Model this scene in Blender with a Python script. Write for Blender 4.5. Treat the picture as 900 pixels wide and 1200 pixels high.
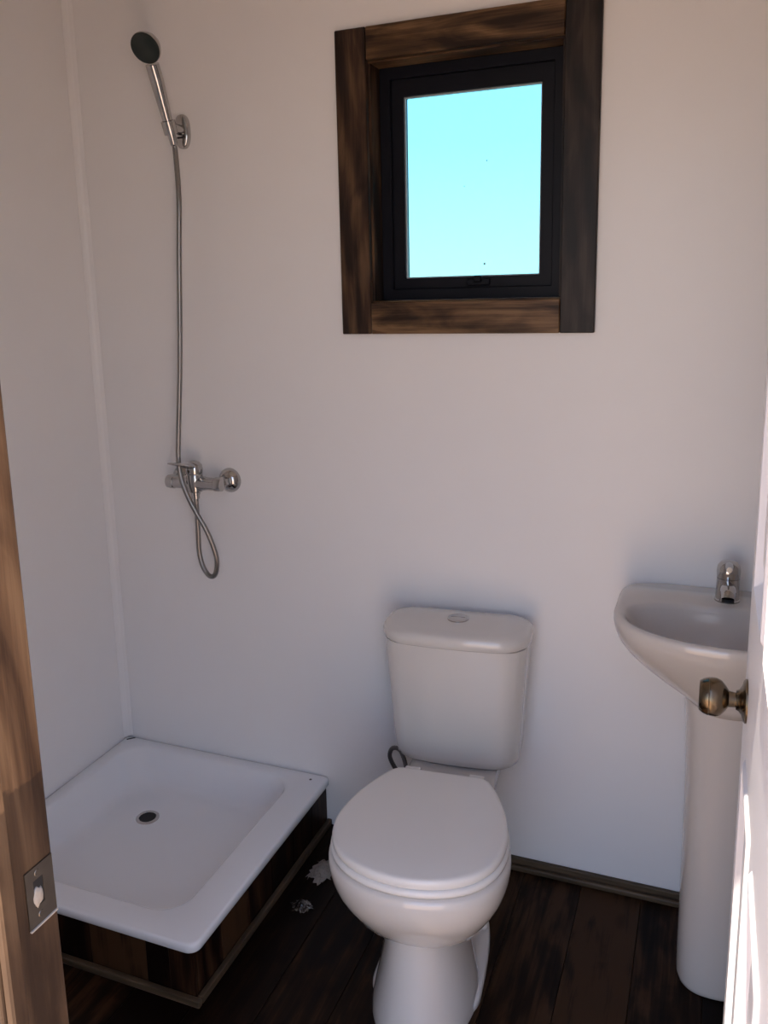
import bpy, bmesh, math, random
from mathutils import Vector, Matrix

random.seed(7)
for o in list(bpy.data.objects):
    bpy.data.objects.remove(o, do_unlink=True)
scene = bpy.context.scene
C = scene.collection

# ---------------------------------------------------------------- camera
cam_data = bpy.data.cameras.new('camera')
cam = bpy.data.objects.new('camera', cam_data)
C.objects.link(cam)
cam_data.sensor_fit = 'HORIZONTAL'
cam_data.sensor_width = 36.0
FPX = 1000.2
cam_data.lens = FPX / 900 * 36.0
cam_data.shift_x = 19.7 / 900.0
cam_data.shift_y = -57.4 / 900.0
cam_data.clip_start = 0.02
YAW, PITCH, ROLL = 0.38761, -0.19555, 0.02434
rot = (Matrix.Rotation(YAW, 4, 'Z') @ Matrix.Rotation(PITCH, 4, 'X') @ Matrix.Rotation(ROLL, 4, 'Y')
       @ Matrix.Rotation(math.pi / 2, 4, 'X'))
cam.matrix_world = Matrix.Translation((1.6552, -2.0026, 1.4958)) @ rot
scene.camera = cam

# ---------------------------------------------------------------- view
scene.view_settings.view_transform = 'Standard'
scene.view_settings.look = 'None'
scene.view_settings.gamma = 1.0
scene.view_settings.use_curve_mapping = False
scene.view_settings.exposure = 1.38

# ---------------------------------------------------------------- sky
world = bpy.data.worlds.new('sky')
scene.world = world
world.use_nodes = True
nt = world.node_tree
nt.nodes.clear()
wo = nt.nodes.new('ShaderNodeOutputWorld')
bg = nt.nodes.new('ShaderNodeBackground')
tc = nt.nodes.new('ShaderNodeTexCoord')
sx = nt.nodes.new('ShaderNodeSeparateXYZ')
rp = nt.nodes.new('ShaderNodeValToRGB')
rp.color_ramp.elements[0].position = 0.0
rp.color_ramp.elements[0].color = (0.98, 0.96, 0.96, 1)
rp.color_ramp.elements[1].position = 1.0
rp.color_ramp.elements[1].color = (0.25, 0.33, 0.66, 1)
e = rp.color_ramp.elements.new(0.16); e.color = (0.66, 0.80, 1.0, 1)
e = rp.color_ramp.elements.new(0.45); e.color = (0.42, 0.53, 0.87, 1)
nt.links.new(tc.outputs['Generated'], sx.inputs[0])
nt.links.new(sx.outputs['Z'], rp.inputs[0])
nt.links.new(rp.outputs[0], bg.inputs[0])
bg.inputs[1].default_value = 1.2
nt.links.new(bg.outputs[0], wo.inputs[0])

# ---------------------------------------------------------------- sun
sun_data = bpy.data.lights.new('sun', 'SUN')
sun_data.energy = 7.0
sun_data.angle = math.radians(0.6)
sun_data.color = (1.0, 0.92, 0.82)
sun = bpy.data.objects.new('sun', sun_data)
C.objects.link(sun)
sun.rotation_euler = Vector((0.10, 1.0, -2.3)).to_track_quat('-Z', 'Y').to_euler()
sun.location = (0.5, -4, 6)

# ================================================================ helpers
def tag(o, label=None, cat=None, group=None, kind=None):
    if label: o['label'] = label
    if cat: o['category'] = cat
    if group: o['group'] = group
    if kind: o['kind'] = kind
    return o

def thing(name, loc=(0, 0, 0), rz=0.0, **kw):
    o = bpy.data.objects.new(name, None)
    o.empty_display_size = 0.05
    C.objects.link(o)
    o.location = loc
    o.rotation_euler = (0, 0, rz)
    return tag(o, **kw)

def obj(name, bm, mat, parent=None, smooth=False, off=None, angle=None, **kw):
    me = bpy.data.meshes.new(name)
    if off is None and parent is not None and parent.rotation_euler.z == 0:
        # shapes are given in room coordinates: bring them into the parent's frame
        w = Vector(parent.location)
        if parent.parent is not None:
            w = w + Vector(parent.parent.location)
        off = -w
    if off is not None:
        bmesh.ops.translate(bm, verts=bm.verts, vec=Vector(off))
    bmesh.ops.recalc_face_normals(bm, faces=bm.faces)
    if smooth:
        for f in bm.faces: f.smooth = True
        if angle:
            for ed in bm.edges:
                if len(ed.link_faces) == 2 and ed.calc_face_angle(0) > math.radians(angle):
                    ed.smooth = False
    bm.to_mesh(me)
    bm.free()
    me.materials.append(mat)
    o = bpy.data.objects.new(name, me)
    C.objects.link(o)
    if parent: o.parent = parent
    return tag(o, **kw)

def box(bm, x0, x1, y0, y1, z0, z1, bev=0.0, seg=1):
    v = [bm.verts.new((x, y, z)) for z in (z0, z1) for y in (y0, y1) for x in (x0, x1)]
    fs = [bm.faces.new([v[i] for i in q]) for q in
          ((0, 2, 3, 1), (4, 5, 7, 6), (0, 1, 5, 4), (2, 6, 7, 3), (0, 4, 6, 2), (1, 3, 7, 5))]
    if bev > 0:
        es = list({ed for f in fs for ed in f.edges})
        bmesh.ops.bevel(bm, geom=es, offset=bev, segments=seg, affect='EDGES', profile=0.5)
    return bm

def nbox(*a, **k):
    return box(bmesh.new(), *a, **k)

def loft(bm, rings, cap0=False, cap1=False, closed=True):
    vs = [[bm.verts.new(p) for p in r] for r in rings]
    n = len(rings[0])
    for a, b in zip(vs, vs[1:]):
        for i in range(n if closed else n - 1):
            j = (i + 1) % n
            bm.faces.new((a[i], a[j], b[j], b[i]))
    if cap0: bm.faces.new(vs[0][::-1])
    if cap1: bm.faces.new(vs[-1])
    return bm

def frame_of(d):
    d = Vector(d).normalized()
    u = d.orthogonal().normalized()
    return u, d.cross(u)

def lathe(bm, origin, axis, prof, n=32, cap0=True, cap1=True):
    """prof: list of (distance along axis, radius)"""
    o = Vector(origin); d = Vector(axis).normalized()
    u, w = frame_of(d)
    rings = []
    for t, r in prof:
        rings.append([o + d * t + (u * math.cos(2 * math.pi * i / n) + w * math.sin(2 * math.pi * i / n)) * max(r, 1e-5)
                      for i in range(n)])
    return loft(bm, rings, cap0, cap1)

def catmull(pts, per=8, closed=False):
    pts = [Vector(p) for p in pts]
    n = len(pts)
    out = []
    for i in range(n if closed else n - 1):
        if closed:
            p0, p1, p2, p3 = pts[i - 1], pts[i], pts[(i + 1) % n], pts[(i + 2) % n]
        else:
            p1, p2 = pts[i], pts[i + 1]
            p0 = pts[i - 1] if i else p1 * 2 - p2
            p3 = pts[i + 2] if i + 2 < n else p2 * 2 - p1
        for k in range(per):
            t = k / per
            out.append(0.5 * ((2 * p1) + (p2 - p0) * t + (2 * p0 - 5 * p1 + 4 * p2 - p3) * t * t
                              + (3 * p1 - p0 - 3 * p2 + p3) * t ** 3))
    if not closed: out.append(pts[-1])
    return out

def tube(bm, pts, rad, n=12, ripple=0.0):
    """sweep with parallel transport; rad number or list"""
    pts = [Vector(p) for p in pts]
    m = len(pts)
    R = rad if isinstance(rad, (list, tuple)) else [rad] * m
    t0 = (pts[1] - pts[0]).normalized()
    u = t0.orthogonal().normalized()
    rings = []
    for i in range(m):
        t = (pts[min(i + 1, m - 1)] - pts[max(i - 1, 0)]).normalized()
        u = (u - t * u.dot(t)).normalized()
        w = t.cross(u)
        r = R[i] * (1 + (ripple if i % 2 else -ripple))
        rings.append([pts[i] + (u * math.cos(2 * math.pi * k / n) + w * math.sin(2 * math.pi * k / n)) * r for k in range(n)])
    return loft(bm, rings, True, True)

def resample(pts, step):
    out = [pts[0]]; acc = 0.0
    for a, b in zip(pts, pts[1:]):
        L = (b - a).length; s = 0.0
        while acc + (L - s) >= step:
            s += step - acc; acc = 0.0
            out.append(a + (b - a) * (s / L))
        acc += L - s
    return out

def rrect(x0, x1, y0, y1, r, z, n=8, corners=(1, 1, 1, 1)):
    """rounded rectangle, constant vertex count; corners: (x1y1, x0y1, x0y0, x1y0) radius factors"""
    pts = []
    for (cx, cy, a0), k in zip(((x1, y1, 0), (x0, y1, 90), (x0, y0, 180), (x1, y0, 270)), corners):
        rr = max(r * k, 1e-4)
        ox = cx - rr if cx == x1 else cx + rr
        oy = cy - rr if cy == y1 else cy + rr
        for i in range(n + 1):
            a = math.radians(a0 + 90 * i / n)
            pts.append((ox + rr * math.cos(a), oy + rr * math.sin(a), z))
    return pts

def even(pts, n):
    pts = [Vector(p) for p in pts]
    pts.append(pts[0])
    L = sum((b - a).length for a, b in zip(pts, pts[1:]))
    step = L / n; out = []; d = 0.0; k = 0; seg = 0.0
    for a, b in zip(pts, pts[1:]):
        l = (b - a).length
        while k < n and d + l >= k * step - 1e-9:
            out.append(a + (b - a) * ((k * step - d) / l if l else 0)); k += 1
        d += l
    return out[:n]

# ================================================================ materials
def new_mat(name):
    m = bpy.data.materials.new(name)
    m.use_nodes = True
    b = m.node_tree.nodes['Principled BSDF']
    return m, m.node_tree, b

def plain(name, col, rough=0.5, metal=0.0, coat=0.0, bump=0.0, bscale=60.0, var=0.03, spec=0.5):
    m, t, b = new_mat(name)
    b.inputs['Roughness'].default_value = rough
    b.inputs['Metallic'].default_value = metal
    b.inputs['Coat Weight'].default_value = coat
    b.inputs['Coat Roughness'].default_value = 0.05
    b.inputs['Specular IOR Level'].default_value = spec
    co = t.nodes.new('ShaderNodeTexCoord')
    nz = t.nodes.new('ShaderNodeTexNoise')
    nz.inputs['Scale'].default_value = bscale
    nz.inputs['Detail'].default_value = 4
    t.links.new(co.outputs['Object'], nz.inputs['Vector'])
    mx = t.nodes.new('ShaderNodeMix'); mx.data_type = 'RGBA'
    mx.inputs[6].default_value = (*[c * (1 - var) for c in col], 1)
    mx.inputs[7].default_value = (*[min(1, c * (1 + var)) for c in col], 1)
    t.links.new(nz.outputs['Fac'], mx.inputs[0])
    t.links.new(mx.outputs[2], b.inputs['Base Color'])
    if bump:
        bp = t.nodes.new('ShaderNodeBump')
        bp.inputs['Strength'].default_value = bump
        bp.inputs['Distance'].default_value = 0.002
        t.links.new(nz.outputs['Fac'], bp.inputs['Height'])
        t.links.new(bp.outputs['Normal'], b.inputs['Normal'])
    return m

def wood(name, dark, mid, light, axis='Z', scale=1.0, rough=0.5, grain=1.0, contrast=1.0, rand=0.35, knots=True, coat=0.0, spec=0.3, figure=0.13):
    """stained timber: long streaks along axis, blotches, knots, per-piece tone from Object Info"""
    m, t, b = new_mat(name)
    N = t.nodes.new; L = t.links.new
    b.inputs['Roughness'].default_value = rough
    b.inputs['Coat Weight'].default_value = coat
    co = N('ShaderNodeTexCoord'); oi = N('ShaderNodeObjectInfo')
    add = N('ShaderNodeVectorMath'); add.operation = 'ADD'
    mulr = N('ShaderNodeVectorMath'); mulr.operation = 'SCALE'
    comb = N('ShaderNodeCombineXYZ')
    for i in range(3): L(oi.outputs['Random'], comb.inputs[i])
    L(comb.outputs[0], mulr.inputs[0]); mulr.inputs['Scale'].default_value = 13.7
    L(co.outputs['Object'], add.inputs[0]); L(mulr.outputs[0], add.inputs[1])
    def mapped(across, along):
        mp = N('ShaderNodeMapping')
        s = [across * scale] * 3
        s['XYZ'.index(axis)] = along * scale
        mp.inputs['Scale'].default_value = s
        L(add.outputs[0], mp.inputs['Vector'])
        return mp
    fine = N('ShaderNodeTexNoise'); fine.inputs['Scale'].default_value = 1; fine.inputs['Detail'].default_value = 6
    fine.inputs['Roughness'].default_value = 0.65; fine.inputs['Distortion'].default_value = 0.4
    L(mapped(95 * grain, 3.5).outputs[0], fine.inputs['Vector'])
    blot = N('ShaderNodeTexNoise'); blot.inputs['Scale'].default_value = 1; blot.inputs['Detail'].default_value = 4
    blot.inputs['Distortion'].default_value = 1.2
    L(mapped(17, 4.5).outputs[0], blot.inputs['Vector'])
    ad = N('ShaderNodeMath'); ad.operation = 'ADD'
    m1 = N('ShaderNodeMath'); m1.operation = 'MULTIPLY'; m1.inputs[1].default_value = 0.42
    m2 = N('ShaderNodeMath'); m2.operation = 'MULTIPLY'; m2.inputs[1].default_value = 0.58
    L(fine.outputs['Fac'], m1.inputs[0]); L(blot.outputs['Fac'], m2.inputs[0])
    L(m1.outputs[0], ad.inputs[0]); L(m2.outputs[0], ad.inputs[1])
    r1 = N('ShaderNodeMath'); r1.operation = 'MULTIPLY_ADD'
    r1.inputs[1].default_value = rand; r1.inputs[2].default_value = -rand / 2
    L(oi.outputs['Random'], r1.inputs[0])
    ad2 = N('ShaderNodeMath'); ad2.operation = 'ADD'
    L(ad.outputs[0], ad2.inputs[0]); L(r1.outputs[0], ad2.inputs[1])
    wv = N('ShaderNodeTexWave'); wv.wave_type = 'BANDS'; wv.bands_direction = 'DIAGONAL'
    wv.inputs['Scale'].default_value = 1.0; wv.inputs['Distortion'].default_value = 7.0; wv.inputs['Detail'].default_value = 3
    wv.inputs['Detail Scale'].default_value = 0.8
    L(mapped(11, 1.6).outputs[0], wv.inputs['Vector'])
    wm = N('ShaderNodeMath'); wm.operation = 'MULTIPLY_ADD'; wm.inputs[1].default_value = figure; wm.inputs[2].default_value = -figure / 2
    L(wv.outputs['Fac'], wm.inputs[0])
    ad3 = N('ShaderNodeMath'); ad3.operation = 'ADD'
    L(ad2.outputs[0], ad3.inputs[0]); L(wm.outputs[0], ad3.inputs[1]); ad2 = ad3
    ramp = N('ShaderNodeValToRGB')
    ramp.color_ramp.elements[0].position = 0.5 - 0.2 / contrast; ramp.color_ramp.elements[0].color = (*dark, 1)
    ramp.color_ramp.elements[1].position = 0.5 + 0.2 / contrast; ramp.color_ramp.elements[1].color = (*light, 1)
    em = ramp.color_ramp.elements.new(0.5); em.color = (*mid, 1)
    L(ad2.outputs[0], ramp.inputs[0])
    out = ramp.outputs[0]
    if knots:
        vo = N('ShaderNodeTexVoronoi'); vo.inputs['Scale'].default_value = 1
        L(mapped(9, 4.0).outputs[0], vo.inputs['Vector'])
        kr = N('ShaderNodeValToRGB')
        kr.color_ramp.elements[0].position = 0.03; kr.color_ramp.elements[0].color = (0.25, 0.2, 0.18, 1)
        kr.color_ramp.elements[1].position = 0.16; kr.color_ramp.elements[1].color = (1, 1, 1, 1)
        L(vo.outputs['Distance'], kr.inputs[0])
        mk = N('ShaderNodeMix'); mk.data_type = 'RGBA'; mk.blend_type = 'MULTIPLY'; mk.inputs[0].default_value = 0.8
        L(out, mk.inputs[6]); L(kr.outputs[0], mk.inputs[7]); out = mk.outputs[2]
    L(out, b.inputs['Base Color'])
    bp = N('ShaderNodeBump'); bp.inputs['Strength'].default_value = 0.25; bp.inputs['Distance'].default_value = 0.0015
    L(fine.outputs['Fac'], bp.inputs['Height']); L(bp.outputs['Normal'], b.inputs['Normal'])
    b.inputs['Specular IOR Level'].default_value = spec
    return m

M = {}
M['wall'] = plain('white_wall_panel', (0.875, 0.855, 0.845), 0.38, bump=0.05, bscale=9, var=0.012)
M['ceiling'] = plain('white_ceiling', (0.84, 0.825, 0.80), 0.6, bscale=8, var=0.015)
M['ceramic'] = plain('white_porcelain', (0.70, 0.66, 0.61), 0.07, coat=0.5, bscale=5, var=0.01)
M['plastic'] = plain('white_seat_plastic', (0.84, 0.81, 0.76), 0.16, bscale=5, var=0.01)
M['basin_ceramic'] = plain('cream_porcelain', (0.67, 0.61, 0.55), 0.08, coat=0.5, bscale=5, var=0.01)
M['enamel'] = plain('white_enamel', (0.87, 0.875, 0.89), 0.09, coat=0.3, bscale=6, var=0.01)
M['chrome'] = plain('chrome', (0.50, 0.49, 0.48), 0.12, 1.0, bscale=30, var=0.03)
M['steel_hose'] = plain('steel_hose', (0.30, 0.285, 0.27), 0.32, 1.0, bscale=200, var=0.1)
M['brass'] = plain('antique_brass', (0.19, 0.145, 0.095), 0.22, 1.0, bscale=40, var=0.15)
M['strike'] = plain('dull_strike_metal', (0.16, 0.14, 0.12), 0.4, 1.0, bscale=60, var=0.2)
M['rubber'] = plain('dark_nozzle_face', (0.012, 0.02, 0.016), 0.35, bscale=90, var=0.2)
M['hole'] = plain('dark_hole', (0.006, 0.006, 0.007), 0.7, bscale=50, var=0.2)
M['alu'] = plain('dark_window_frame', (0.0045, 0.0048, 0.009), 0.45, bscale=60, var=0.08, spec=0.2)
M['gasket'] = plain('grey_gasket', (0.35, 0.37, 0.4), 0.4, bscale=60, var=0.05)
M['greyhose'] = plain('dark_grey_hose', (0.10, 0.085, 0.08), 0.5, bscale=120, var=0.2)
M['paint'] = plain('white_door_paint', (0.80, 0.765, 0.745), 0.38, bump=0.05, bscale=40, var=0.012)
M['filler'] = plain('filler_and_lip_glint', (0.33, 0.29, 0.24), 0.8, bump=0.4, bscale=180, var=0.06)  # filler in the latch hole, also the painted reflection on the strike plate lip
M['paper'] = plain('crumpled_paper', (0.26, 0.23, 0.20), 0.85, bump=0.3, bscale=150, var=0.08)
M['ground'] = plain('dry_earth', (0.46, 0.32, 0.22), 0.95, bump=0.4, bscale=3, var=0.15)
M['floor'] = wood('dark_laminate', (0.0055, 0.0022, 0.0011), (0.0165, 0.0072, 0.0032), (0.050, 0.024, 0.0105), 'Y', 1.0, 0.42, rand=0.34, contrast=1.6, spec=0.10, figure=0.07)
M['skirt'] = wood('laminate_offcut', (0.006, 0.0026, 0.0018), (0.022, 0.009, 0.0045), (0.055, 0.026, 0.012), 'Z', 1.0, 0.42, rand=0.40, contrast=1.5, spec=0.10)
M['strip'] = wood('stained_strip', (0.045, 0.029, 0.016), (0.080, 0.053, 0.030), (0.13, 0.088, 0.052), 'X', 1.0, 0.5, rand=0.1, knots=False)
M['stripy'] = wood('stained_strip_cross', (0.045, 0.029, 0.016), (0.080, 0.053, 0.030), (0.13, 0.088, 0.052), 'Y', 1.0, 0.5, rand=0.1, knots=False)
M['casev'] = wood('stained_pine_upright', (0.014, 0.0065, 0.0035), (0.050, 0.025, 0.013), (0.115, 0.064, 0.033), 'Z', 1.0, 0.45, rand=0.1, contrast=1.7)
M['caseh'] = wood('stained_pine_rail', (0.018, 0.008, 0.0035), (0.082, 0.042, 0.018), (0.20, 0.115, 0.055), 'X', 1.0, 0.45, rand=0.1, contrast=1.7)
M['cased'] = wood('dark_stained_pine', (0.008, 0.005, 0.0045), (0.019, 0.012, 0.0095), (0.042, 0.029, 0.022), 'Z', 1.0, 0.45, rand=0.1, contrast=1.6)
M['jamb'] = wood('stained_pine_jamb', (0.035, 0.018, 0.009), (0.085, 0.048, 0.025), (0.15, 0.092, 0.05), 'Z', 1.0, 0.5, rand=0.1, contrast=1.5)

def jamb_patch(m):
    """paler, less stained length of timber above a ragged line at about 1.07 m"""
    t = m.node_tree; N = t.nodes.new; L = t.links.new
    b = t.nodes['Principled BSDF']
    src = b.inputs['Base Color'].links[0].from_socket
    co = N('ShaderNodeTexCoord'); sp_ = N('ShaderNodeSeparateXYZ'); L(co.outputs['Object'], sp_.inputs[0])
    nz = N('ShaderNodeTexNoise'); nz.inputs['Scale'].default_value = 38; nz.inputs['Detail'].default_value = 5
    L(co.outputs['Object'], nz.inputs['Vector'])
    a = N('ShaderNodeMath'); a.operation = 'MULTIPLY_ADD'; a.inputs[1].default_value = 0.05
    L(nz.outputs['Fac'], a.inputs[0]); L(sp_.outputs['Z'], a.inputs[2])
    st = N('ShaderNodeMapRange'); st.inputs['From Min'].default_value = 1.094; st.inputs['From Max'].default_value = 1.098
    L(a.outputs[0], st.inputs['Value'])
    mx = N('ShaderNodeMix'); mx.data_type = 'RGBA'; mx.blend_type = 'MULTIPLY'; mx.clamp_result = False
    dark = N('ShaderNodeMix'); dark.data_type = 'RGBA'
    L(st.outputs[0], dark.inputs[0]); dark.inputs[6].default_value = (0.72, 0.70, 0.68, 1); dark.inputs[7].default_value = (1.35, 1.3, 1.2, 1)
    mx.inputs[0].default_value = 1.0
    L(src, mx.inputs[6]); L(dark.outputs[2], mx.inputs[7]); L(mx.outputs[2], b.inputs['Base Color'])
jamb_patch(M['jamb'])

def glass_mat():
    m = bpy.data.materials.new('tinted_glass')
    m.use_nodes = True
    t = m.node_tree; t.nodes.clear()
    o = t.nodes.new('ShaderNodeOutputMaterial')
    tr = t.nodes.new('ShaderNodeBsdfTransparent'); tr.inputs[0].default_value = (0.46, 0.76, 0.80, 1)
    gl = t.nodes.new('ShaderNodeBsdfGlossy'); gl.inputs['Roughness'].default_value = 0.02
    gl.inputs[0].default_value = (0.9, 0.95, 1, 1)
    fr = t.nodes.new('ShaderNodeFresnel'); fr.inputs[0].default_value = 1.45
    mx = t.nodes.new('ShaderNodeMixShader')
    t.links.new(fr.outputs[0], mx.inputs[0]); t.links.new(tr.outputs[0], mx.inputs[1]); t.links.new(gl.outputs[0], mx.inputs[2])
    t.links.new(mx.outputs[0], o.inputs[0])
    return m
M['glass'] = glass_mat()

def film_mat():
    m = bpy.data.materials.new('clear_film')
    m.use_nodes = True
    t = m.node_tree; t.nodes.clear()
    o = t.nodes.new('ShaderNodeOutputMaterial')
    tr = t.nodes.new('ShaderNodeBsdfTransparent'); tr.inputs[0].default_value = (0.92, 0.92, 0.92, 1)
    gl = t.nodes.new('ShaderNodeBsdfGlossy'); gl.inputs['Roughness'].default_value = 0.12
    fr = t.nodes.new('ShaderNodeFresnel'); fr.inputs[0].default_value = 1.6
    mx = t.nodes.new('ShaderNodeMixShader')
    t.links.new(fr.outputs[0], mx.inputs[0]); t.links.new(tr.outputs[0], mx.inputs[1]); t.links.new(gl.outputs[0], mx.inputs[2])
    t.links.new(mx.outputs[0], o.inputs[0])
    return m
M['film'] = film_mat()

# ================================================================ the room
RX, RY, RZ = 2.15, -1.45, 2.42          # right wall, front wall (inner faces), ceiling
T = 0.12
TF = 0.070          # thin front wall panel
WX0, WX1, WZ0, WZ1 = 0.862, 1.327, 1.470, 2.035     # opening in the back wall
DX0, DX1, DZ = 1.10, 1.765, 2.04                     # doorway

def wall_with_hole(x0, x1, y0, y1, z0, z1, hx0, hx1, hz0, hz1):
    bm = bmesh.new()
    xs = [x0, hx0, hx1, x1]; zs = [z0, hz0, hz1, z1]
    if hz0 <= z0 + 1e-6: zs = [z0, hz1, z1]
    for i in range(3):
        for k in range(len(zs) - 1):
            if i == 1 and zs[k] >= hz0 - 1e-6 and zs[k + 1] <= hz1 + 1e-6: continue
            box(bm, xs[i], xs[i + 1], y0, y1, zs[k], zs[k + 1])
    bmesh.ops.remove_doubles(bm, verts=bm.verts, dist=1e-5)
    # drop the faces shared by two blocks
    from collections import defaultdict
    d = defaultdict(list)
    for f in bm.faces:
        d[tuple(sorted(v.index for v in f.verts))].append(f)
    bm.verts.index_update()
    d = defaultdict(list)
    for f in bm.faces: d[tuple(sorted(v.index for v in f.verts))].append(f)
    bmesh.ops.delete(bm, geom=[f for fs in d.values() if len(fs) > 1 for f in fs], context='FACES_ONLY')
    return bm

obj('wall_back', wall_with_hole(-T, RX + T, 0, T, -0.05, RZ, WX0, WX1, WZ0, WZ1), M['wall'], kind='structure')
obj('wall_left', nbox(-T, 0, RY - TF, 0, -0.05, RZ), M['wall'], kind='structure')
obj('wall_right', nbox(RX, RX + T, RY - TF, 0, -0.05, RZ), M['wall'], kind='structure')
obj('wall_front', wall_with_hole(0, RX, RY - TF, RY, -0.05, RZ, DX0 - 0.035, DX1 + 0.035, -0.05, DZ + 0.035), M['wall'], kind='structure')
obj('ceiling', nbox(-T, RX + T, RY - TF, T, RZ, RZ + 0.1), M['ceiling'], kind='structure')
obj('ground', nbox(-14, 16, -16, 14, -0.40, -0.25), M['ground'], kind='structure')

# floor: a sub-floor with laminate planks laid towards the back wall
fl = thing('floor', (0, 0, 0), kind='structure')
obj('subfloor', nbox(-0.001, RX + 0.001, RY - TF, 0.001, -0.05, -0.009), M['floor'], fl)
PW = 0.1455
rnd = random.Random(3)
x = 1.41 - 10 * PW
plank_meshes = {}
while x < RX - 0.005:
    a, b_ = max(x, 0.002), min(x + PW, RX - 0.002)
    if b_ - a > 0.02:
        cut = rnd.uniform(-1.35, -0.85)
        cuts = [RY - TF, cut, -0.002]
        for y0, y1 in zip(cuts, cuts[1:]):
            g = 0.0006
            w_, l_ = b_ - a - 2 * g, y1 - y0 - 2 * g
            bm = nbox(-w_ / 2, w_ / 2, -l_ / 2, l_ / 2, -0.008, 0.0, bev=0.0008)
            p = obj('plank', bm, M['floor'], fl, off=(0, 0, 0))
            p.location = ((a + b_) / 2, (y0 + y1) / 2, 0)
    x += PW

# baseboards: stained strip with a smaller quarter strip in front of it
def baseboard(name, axis, fixed, a, b, sgn, mat):
    r = thing(name, (0, 0, 0), kind='structure')
    def strip(nm, t0, t1, z1, bev):
        lo, hi = sorted((fixed + sgn * t0, fixed + sgn * t1))
        bm = nbox(a, b, lo, hi, 0.0005, z1, bev=bev, seg=2) if axis == 'X' else nbox(lo, hi, a, b, 0.0005, z1, bev=bev, seg=2)
        obj(nm, bm, mat, r)
    strip('board', 0.0005, 0.012, 0.030, 0.002)
    strip('quarter_strip', 0.0125, 0.026, 0.016, 0.004)
baseboard('baseboard_back', 'X', 0.0, 0.722, RX - 0.03, -1, M['strip'])
baseboard('baseboard_left', 'Y', 0.0, RY + 0.002, -0.73, 1, M['stripy'])
baseboard('baseboard_right', 'Y', RX, RY + 0.002, -0.002, -1, M['stripy'])

# white corner bead between the left and the back wall
bm = bmesh.new()
cv = [(0.0004, -0.0004), (0.0004, -0.020), (0.0012, -0.0196), (0.0055, -0.0115), (0.0115, -0.0055), (0.0196, -0.0012), (0.020, -0.0004)]
loft(bm, [[(px, py, z) for px, py in cv] for z in (0.1525, RZ - 0.001)], True, True)
obj('trim_1', bm, M['wall'], kind='structure', label='slim white corner bead above the shower tray')

# ================================================================ window
win = thing('window_1', ((WX0 + WX1) / 2, 0.0, WZ0), kind='structure')
CX0, CX1, CZ0, CZ1 = 0.787, 1.402, 1.398, 2.104
YF = -0.018
BWL, BWR = 0.8655, 1.3245
obj('casing_board', nbox(CX0, BWL - 0.0008, YF, -0.0003, CZ0, CZ1, bev=0.002), M['casev'], win, label='brown stained upright casing board')
obj('casing_board', nbox(BWR + 0.0008, CX1, YF, -0.0003, CZ0, CZ1, bev=0.002), M['cased'], win, label='nearly black stained upright casing board')
obj('casing_board', nbox(BWL, BWR, YF, -0.0003, 2.031, CZ1, bev=0.002), M['caseh'], win, label='knotty brown head casing board')
obj('casing_board', nbox(BWL, BWR, YF, -0.0003, CZ0, 1.4745, bev=0.002), M['caseh'], win, label='blotchy brown sill casing board')
# reveal lining boards
lt = 0.008
obj('reveal_board', nbox(WX0 + 0.0005, WX0 + lt, 0.0, T - 0.002, WZ0 + lt, WZ1 - lt, bev=0.001), M['casev'], win)
obj('reveal_board', nbox(WX1 - lt, WX1 - 0.0005, 0.0, T - 0.002, WZ0 + lt, WZ1 - lt, bev=0.001), M['cased'], win)
obj('reveal_board', nbox(WX0 + 0.0005, WX1 - 0.0005, 0.0, T - 0.002, WZ1 - lt, WZ1 - 0.0005, bev=0.001), M['caseh'], win)
obj('reveal_board', nbox(WX0 + 0.0005, WX1 - 0.0005, 0.0, T - 0.002, WZ0 + 0.0005, WZ0 + lt, bev=0.001), M['caseh'], win)

def ring_frame(x0, x1, z0, z1, wl, wr, wb, wt, y0, y1, bev=0.0015):
    """mitred rectangular frame"""
    bm = bmesh.new()
    o = [(x0, z0), (x1, z0), (x1, z1), (x0, z1)]
    i = [(x0 + wl, z0 + wb), (x1 - wr, z0 + wb), (x1 - wr, z1 - wt), (x0 + wl, z1 - wt)]
    rings = [[(px, y1, pz) for px, pz in o], [(px, y0, pz) for px, pz in o],
             [(px, y0, pz) for px, pz in i], [(px, y1, pz) for px, pz in i]]
    rings.append(rings[0])
    loft(bm, rings)
    bmesh.ops.remove_doubles(bm, verts=bm.verts, dist=1e-6)
    if bev: bmesh.ops.bevel(bm, geom=list(bm.edges), offset=bev, segments=1, affect='EDGES')
    return bm
fx0, fx1, fz0, fz1 = WX0 + lt + 0.0005, WX1 - lt - 0.0005, WZ0 + lt + 0.0005, WZ1 - lt - 0.0005
obj('frame', ring_frame(fx0, fx1, fz0, fz1, 0.0272, 0.0272, 0.0272, 0.0272, 0.055, 0.112), M['alu'], win)
sash = obj('sash', ring_frame(fx0 + 0.0265, fx1 - 0.0265, fz0 + 0.0265, fz1 - 0.0265, 0.030, 0.030, 0.026, 0.040, 0.066, 0.100), M['alu'], win)
gx0, gx1, gz0, gz1 = fx0 + 0.0565, fx1 - 0.0565, fz0 + 0.0525, fz1 - 0.0665
obj('gasket', ring_frame(gx0 + 0.0002, gx1 - 0.0002, gz0 + 0.0002, gz1 - 0.0002, 0.003, 0.003, 0.003, 0.003, 0.074, 0.080, 0), M['gasket'], sash, off=(-win.location.x, 0, -win.location.z))
obj('pane', nbox(gx0 + 0.0003, gx1 - 0.0003, 0.082, 0.087, gz0 + 0.0003, gz1 - 0.0003), M['glass'], sash, off=(-win.location.x, 0, -win.location.z))
bm = bmesh.new()
box(bm, 1.085, 1.145, 0.060, 0.0655, gz0 - 0.022, gz0 - 0.004, bev=0.003)
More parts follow.
